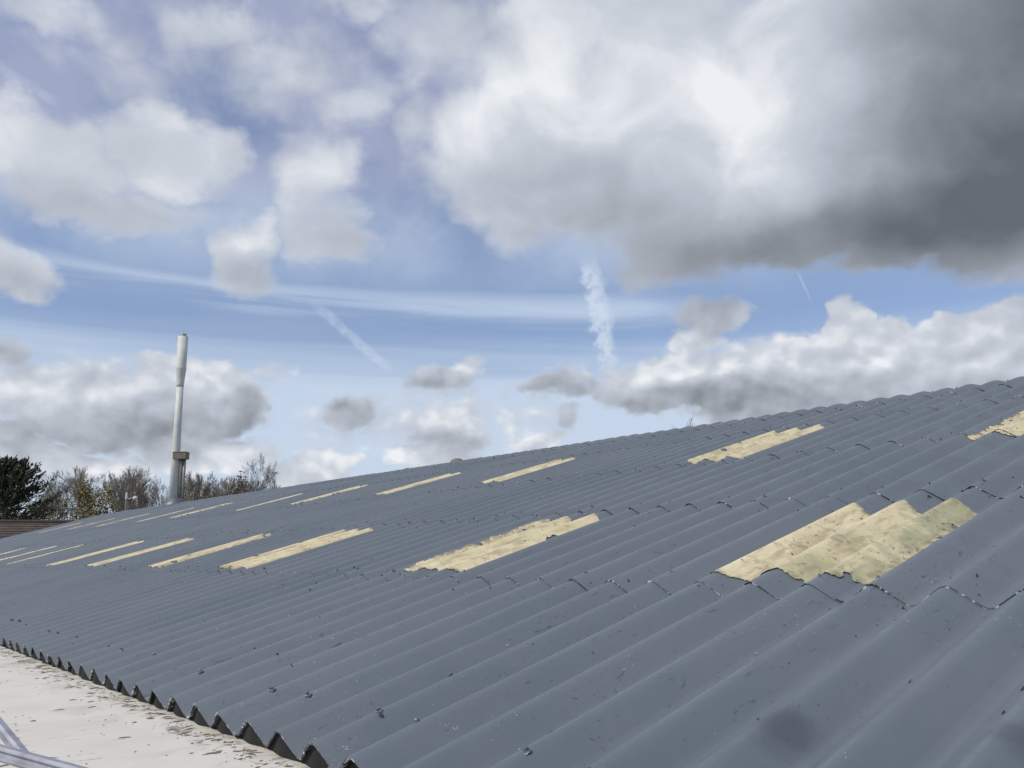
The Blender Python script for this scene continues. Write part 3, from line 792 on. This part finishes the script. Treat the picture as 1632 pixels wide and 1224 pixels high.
# ------------------------------------------------------------------ ground beyond
GRASS = simple('rough_grass', (0.07, 0.085, 0.03), 0.95, 0, 0.5, 0.2, 0.0, (0.10, 0.09, 0.05))
GZ = -4.1
def ground_z(x, y):
    d = math.hypot(x - 3, y + 2) - 56 - 2.0 * mnoise.noise(Vector((x * 0.05, y * 0.05, 0)))
    f = max(0.0, min(1.0, d / 22.0)); f = f * f * (3 - 2 * f)
    return GZ + 5.4 * f * (1.0 if x < 3 or y > 0 else 0.4)
gxs = [-2500, -1200, -600, -300] + list(range(-200, 101, 5)) + [150, 300, 600, 1200, 2500]
gv = [(x, y, ground_z(x, y)) for x in gxs for y in gxs]; ng = len(gxs)
obj('ground', mesh_data('ground', gv, [(i * ng + j, (i + 1) * ng + j, (i + 1) * ng + j + 1, i * ng + j + 1) for i in range(ng - 1) for j in range(ng - 1)], GRASS, True), None, kind='structure')

# ------------------------------------------------------------------ house with a brown tiled roof
TILE = simple('brown_concrete_tile', (0.085, 0.066, 0.054), 0.9, 0, 0.35, 3.0, 0.2)
BRICKM = simple('red_brown_brick', (0.28, 0.15, 0.10), 0.9, 0, 0.3, 6.0, 0.2)

hs = thing('tiled_house', 'low house with a brown tiled roof at the left edge', 'house', (-60.0, 9.0, GZ))
hd = Vector((0.19, 0.98, 0)).normalized()              # along the ridge
hn = Vector((hd.y, -hd.x, 0))                          # towards the viewer
HR = 3.08 - GZ; HE = HR - 2.7; run = 4.6
def hp(a, b_, z): return hd * a + hn * b_ + Vector((0, 0, z))
mbx = MB(); NC = 17; A0, A1 = -0.6, 9.5
for c in range(NC):
    f0, f1 = c / NC, (c + 1) / NC
    for sgn in (1, -1):
        z1, z0 = HE + (HR - HE) * (1 - f0), HE + (HR - HE) * (1 - f1)
        ztop, zbot = z1, z0 + 0.03
        vs = [hp(A0, sgn * run * f0, ztop - 0.005), hp(A1, sgn * run * f0, ztop - 0.005), hp(A1, sgn * run * f1, zbot), hp(A0, sgn * run * f1, zbot),
              hp(A0, sgn * run * f1, zbot - 0.05), hp(A1, sgn * run * f1, zbot - 0.05)]
        mbx.add(vs, [(0, 1, 2, 3), (3, 2, 5, 4)])
rf_ = obj('roof', mbx.data('roof', TILE), hs)
b_ = MB(); b_.tube([hp(A0, 0, HR + 0.01), hp(A1, 0, HR + 0.01)], 0.12, 8); obj('ridge_tiles', b_.data('ridge_tiles', TILE), rf_)
b_ = MB()
vs = [hp(a, s_, z) for a in (A0 + 0.25, A1 - 0.25) for s_, z in ((-run + .4, 0), (run - .4, 0), (run - .4, HE + 0.12), (0, HR - 0.15), (-run + .4, HE + 0.12))]
b_.add(vs, [(0, 1, 2, 3, 4), (9, 8, 7, 6, 5), (1, 6, 7, 2), (0, 4, 9, 5)])
obj('wall', b_.data('wall', BRICKM), hs)


# ------------------------------------------------------------------ trees
BARK = simple('grey_brown_bark', (0.21, 0.185, 0.16), 0.9, 0, 0.35, 4.0)
TWIG = simple('bare_twig', (0.32, 0.285, 0.25), 0.9, 0, 0.3, 1.5)
TWIG2 = simple('reddish_bare_twig', (0.28, 0.235, 0.19), 0.9, 0, 0.3, 1.5)
TWIGN = simple('dark_bare_twig', (0.20, 0.19, 0.175), 0.9, 0, 0.3, 1.5)
def leaf_mat(name, c1_, c2_, sc=1.2):
    return simple(name, c1_, 0.75, 0, 0, sc, 0, c2_)
CONIF = leaf_mat('dark_conifer_needles', (0.032, 0.044, 0.026), (0.058, 0.062, 0.034), 0.7)
GORSE = leaf_mat('yellow_green_leaves', (0.20, 0.16, 0.03), (0.10, 0.09, 0.025))
OLIVEL = leaf_mat('olive_brown_leaves', (0.14, 0.115, 0.06), (0.09, 0.085, 0.045))
BUDS = leaf_mat('budding_leaves', (0.10, 0.10, 0.055), (0.07, 0.08, 0.04))

def seg3(mb_, a, b_, ra, rb):
    d = (b_ - a).normalized()
    x = d.cross(Vector((0.31, 0.52, 0.8))).normalized(); y = d.cross(x)
    vs = []
    for p_, r_ in ((a, ra), (b_, rb)):
        for k_ in range(3):
            an = 2 * PI * k_ / 3
            vs.append(p_ + x * (math.cos(an) * r_) + y * (math.sin(an) * r_))
    mb_.add(vs, [(0, 1, 4, 3), (1, 2, 5, 4), (2, 0, 3, 5)])
def grow(tr_, tw, rr, p_, d, L, r_, lev, maxlev, spread, up, counts):
    n = 4 if lev == 0 else 3 if lev < 3 else 2
    pts = [p_]
    for k_ in range(n):
        d = (d + Vector((rr.gauss(0, 0.12), rr.gauss(0, 0.12), rr.gauss(0, 0.08) + up * 0.10))).normalized()
        pts.append(pts[-1] + d * (L / n))
    tgt = tr_ if lev <= 1 else tw
    for k_ in range(n):
        f0, f1 = k_ / n, (k_ + 1) / n
        seg3(tgt, pts[k_], pts[k_ + 1], r_ * (1 - 0.65 * f0), r_ * (1 - 0.65 * f1))
    if lev >= maxlev: return
    for c in range(counts[lev]):
        f = (0.22 if lev == 0 else 0.25) + (0.78 if lev == 0 else 0.75) * (c + rr.random()) / counts[lev]
        f = min(f, 0.99); i = int(f * n); q = pts[i].lerp(pts[i + 1], f * n - i)
        dd = (pts[i + 1] - pts[i]).normalized()
        az_r = rr.random() * 2 * PI
        side = dd.cross(Vector((math.cos(az_r), math.sin(az_r), 0.37))).normalized()
        sp = spread * rr.uniform(0.6, 1.25)
        nd = (dd * math.cos(sp) + side * math.sin(sp) + Vector((0, 0, up * 0.25))).normalized()
        LL = L * (0.62 if lev == 0 else 0.55) * (1.1 - 0.55 * f) * rr.uniform(0.75, 1.2)
        grow(tr_, tw, rr, q, nd, LL, max(r_ * (1 - 0.65 * f) * 0.52, 0.017), lev + 1, maxlev, spread, up, counts)
def bare_proto(seed, H, spread, up, counts, r0=0.2):
    rr = random.Random(seed); a, b_ = MB(), MB()
    grow(a, b_, rr, Vector((0, 0, 0)), Vector((rr.gauss(0, 0.04), rr.gauss(0, 0.04), 1)).normalized(), H * 0.86, r0, 0, 4, spread, up, counts)
    return a, b_
protos = []
for sd, sp, up, cn in ((3, 0.62, 0.8, (15, 8, 7, 4)), (8, 0.5, 1.0, (16, 8, 7, 4)), (21, 0.75, 0.5, (14, 8, 7, 4)), (33, 0.68, 0.7, (13, 9, 7, 4))):
    a, b_ = bare_proto(sd, 13.0, sp, up, cn)
    zs = max(v[2] for v in b_.v)
    protos.append((a.data('trunk', BARK, True), b_, zs, {}))
def bare_tree(pi, x, y, top, rz_, twig, label, grp='bare trees behind the roof', wide=1.0):
    tm, tb, zs, cache = protos[pi]
    gz = ground_z(x, y) - 0.05
    s = (top - gz) / zs
    t_ = thing('bare_tree', label, 'tree', (x, y, gz), (0, 0, rz_), grp)
    t_.scale = (s * wide, s * wide, s)
    obj('trunk', tm, t_)
    if twig.name not in cache: cache[twig.name] = tb.data('crown', twig)
    obj('crown', cache[twig.name], t_)
    return t_
def leaf_cloud(seed, n, rx, ry_, rz_, size, zc, lumps=9, stretch=1.0):
    rr = random.Random(seed); mb_ = MB()
    cs_ = [(Vector((rr.uniform(-.6, .6) * rx, rr.uniform(-.6, .6) * ry_, zc + rr.uniform(-.6, .6) * rz_)), rr.uniform(0.3, 0.55)) for _ in range(lumps)]
    for q in range(n):
        c, k_ = rr.choice(cs_)
        d = Vector((rr.gauss(0, 1), rr.gauss(0, 1), rr.gauss(0, 1))).normalized() * (rr.random() ** 0.45) * k_
        p_ = c + Vector((d.x * rx, d.y * ry_, d.z * rz_))
        if p_.z < 0.02: p_.z = 0.02
        a = Vector((rr.gauss(0, 1), rr.gauss(0, 1), rr.gauss(0, 0.7) + 0.4)).normalized() * size * rr.uniform(0.6, 1.3) * stretch
        b_ = a.cross(Vector((rr.gauss(0, 1), rr.gauss(0, 1), rr.gauss(0, 1)))).normalized() * size * 0.45
        mb_.add([p_ - a, p_ + b_, p_ + a, p_ - b_], [(0, 1, 2, 3)])
    return mb_
def bush(name, label, x, y, H, rx, ry_, mat, seed, n=2200, size=0.13, grp=None):
    t_ = thing(name, label, 'shrub', (x, y, ground_z(x, y) - 0.05), (0, 0, 0), grp)
    st = MB(); rr = random.Random(seed)
    for q in range(14):
        e = Vector((rr.uniform(-.6, .6) * rx, rr.uniform(-.6, .6) * ry_, H * rr.uniform(.6, .95)))
        seg3(st, Vector((rr.uniform(-.2, .2) * rx, rr.uniform(-.2, .2) * ry_, 0)), e, 0.05, 0.015)
    obj('trunk', st.data('trunk', BARK), t_)
    obj('crown', leaf_cloud(seed, n, rx, ry_, H * 0.5, size, H * 0.52, 16).data('crown', mat), t_)
    return t_

spec = [(2, -90.0, 16.9, 7.6, 'spreading bare tree next to the dark conifer'),
        (0, -86.0, 18.4, 9.0, 'bare tree with fanned twigs, second to the right of the conifer'),
        (1, -89.1, 20.8, 9.7, 'tall bare tree left of the camera pole'),
        (0, -91.7, 23.3, 10.1, 'tall pale bare tree just behind the camera pole'),
        (3, -88.3, 24.4, 9.3, 'bare tree immediately right of the camera pole'),
        (1, -84.8, 25.2, 9.6, 'slender bare tree midway between camera pole and flue'),
        (2, -87.4, 27.0, 9.0, 'bare tree directly left of the flue'),
        (0, -86.5, 29.6, 9.5, 'bare tree directly right of the flue'),
        (1, -85.9, 31.4, 9.6, 'upright bare tree, second right of the flue'),
        (3, -87.4, 33.0, 9.2, 'brownish bare tree, third right of the flue'),
        (1, -84.9, 34.0, 8.8, 'low bare tree left of the budding tree')]
for q, (pi, x, y, top, lab) in enumerate(spec):
    bare_tree(pi, x, y, top, q * 1.9, (TWIG, TWIGN, TWIG2)[q % 3], lab, wide=1.05)
bt = bare_tree(2, -84.2, 35.4, 11.5, 0.7, TWIGN, 'open budding tree standing highest right of the flue', wide=0.8)
lc = leaf_cloud(77, 900, 3.6, 3.6, 3.0, 0.12, 9.0, 14)
obj('leaf_buds', lc.data('leaf_buds', BUDS), bt, kind='stuff')
bare_tree(0, -82.6, 38.4, 8.9, 2.2, TWIGN, 'small leaning bare tree last on the right of the tree line', wide=0.7)
bare_tree(1, -35.1, 44.5, 9.75, 0.4, TWIGN, 'lone bare treetop poking above the ridge right of centre', None, wide=0.7)
for q, (pi, x, y, top, lab) in enumerate(((1, -97.0, 17.4, 8.6, 'pale bare tree at the back, nearest to the conifer'),
        (3, -98.5, 21.0, 9.9, 'tall bare tree at the back, left of the camera pole'),
        (1, -97.0, 24.8, 10.0, 'bare tree at the back, just right of the camera pole'),
        (0, -96.5, 27.6, 9.8, 'bare tree at the back, left of the flue'),
        (3, -95.0, 30.6, 10.0, 'bare tree at the back, hidden in part by the flue'),
        (1, -94.0, 34.2, 9.9, 'bare tree at the back, right of the flue bracket'),
        (0, -92.5, 36.6, 9.4, 'bare tree at the back, behind the budding tree'))):
    bare_tree(pi, x, y, top, 0.8 + q * 2.3, (TWIG, TWIG2, TWIG)[q % 3], lab, wide=1.15)
bush('yellow_shrub', 'yellow green flowering shrub right of the tiled house', -80.5, 19.0, 6.4, 2.9, 2.0, GORSE, 5, 3000)
bush('brown_shrub', 'brown thicket between conifer and yellow shrub', -80.5, 15.8, 5.4, 2.4, 1.7, OLIVEL, 6, 700)
bush('brown_shrub', 'olive brown shrub below the budding tree', -80.0, 32.4, 8.0, 2.4, 2.0, OLIVEL, 7, 2600)
bush('brown_shrub', 'brown thicket just right of the flue', -83.0, 29.0, 7.6, 3.6, 2.2, OLIVEL, 8, 1500)
# conifer
cf = thing('conifer', 'dense dark green conifer at the left edge beside the house', 'tree', (-70.8, 10.4, ground_z(-70.8, 10.4) - 0.05))
rr = random.Random(9); tk = MB(); cw = MB()
Hc = 8.1 - cf.location.z
tk.tube([(0, 0, 0), (0.1, 0, Hc * 0.5), (0.05, 0.05, Hc * 0.97)], [0.32, 0.18, 0.03], 8)
for q in range(230):
    f = rr.random() ** 0.8; z = Hc * (0.08 + 0.88 * f)
    L = (3.9 * (1 - f) ** 0.7 + 0.55) * rr.uniform(0.65, 1.15)
    a = rr.random() * 2 * PI; rise = rr.uniform(0.25, 0.75)
    p_ = Vector((0, 0, z)); d = Vector((math.cos(a), math.sin(a), 0))
    n = 6; pts = [p_]
    for k_ in range(n):
        g_ = (k_ + 1) / n
        pts.append(p_ + d * L * g_ + Vector((rr.gauss(0, .05), rr.gauss(0, .05), L * rise * (g_ ** 1.6))))
    for k_ in range(n): seg3(tk, pts[k_], pts[k_ + 1], 0.05 * (1 - k_ / n) + .008, 0.05 * (1 - (k_ + 1) / n) + .008)
    for k_ in range(46):
        g_ = 0.15 + 0.85 * rr.random(); i = min(int(g_ * n), n - 1); c = pts[i].lerp(pts[i + 1], g_ * n - i)
        ax = ((pts[i + 1] - pts[i]).normalized() + Vector((rr.gauss(0, .45), rr.gauss(0, .45), rr.gauss(0.1, .35)))).normalized()
        ln = rr.uniform(0.14, 0.36); sd = ax.cross(Vector((rr.gauss(0, 1), rr.gauss(0, 1), rr.gauss(0, 1)))).normalized() * rr.uniform(.03, .075)
        c = c + Vector((rr.gauss(0, .09), rr.gauss(0, .09), rr.gauss(0, .07)))
        cw.add([c - ax * ln * .3, c + sd + ax * ln * .3, c + ax * ln, c - sd + ax * ln * .3], [(0, 1, 2, 3)])
obj('trunk', tk.data('trunk', BARK), cf)
obj('crown', cw.data('crown', CONIF), cf)
# camera pole
cp = thing('camera_pole', 'thin pole carrying a white dome camera in front of the bare trees', 'camera pole', (-52.7, 13.85, GZ))
b_ = MB(); b_.tube([(0, 0, 0), (0, 0, 8.35)], 0.055, 8); obj('pole', b_.data('pole', GALV), cp)
b_ = MB(); b_.tube([(0, 0, 8.35), (0, 0, 8.75)], [0.085, 0.07], 8); obj('housing', b_.data('housing', FLUEM), cp)
arm = Vector((0.64, 0.77, 0)) * 0.36
b_ = MB(); b_.tube([(0, 0, 8.3), (arm.x, arm.y, 8.42)], 0.03, 6); obj('arm', b_.data('arm', GALV), cp)
b_ = MB(); b_.lathe([(0.05, 8.24), (0.11, 8.28), (0.15, 8.36), (0.15, 8.42), (0.10, 8.50), (0.03, 8.53)], 16)
obj('dome', mesh_data('dome', [(v[0] + arm.x * 1.5, v[1] + arm.y * 1.5, v[2]) for v in b_.v], b_.f, FLUEM, True), cp)
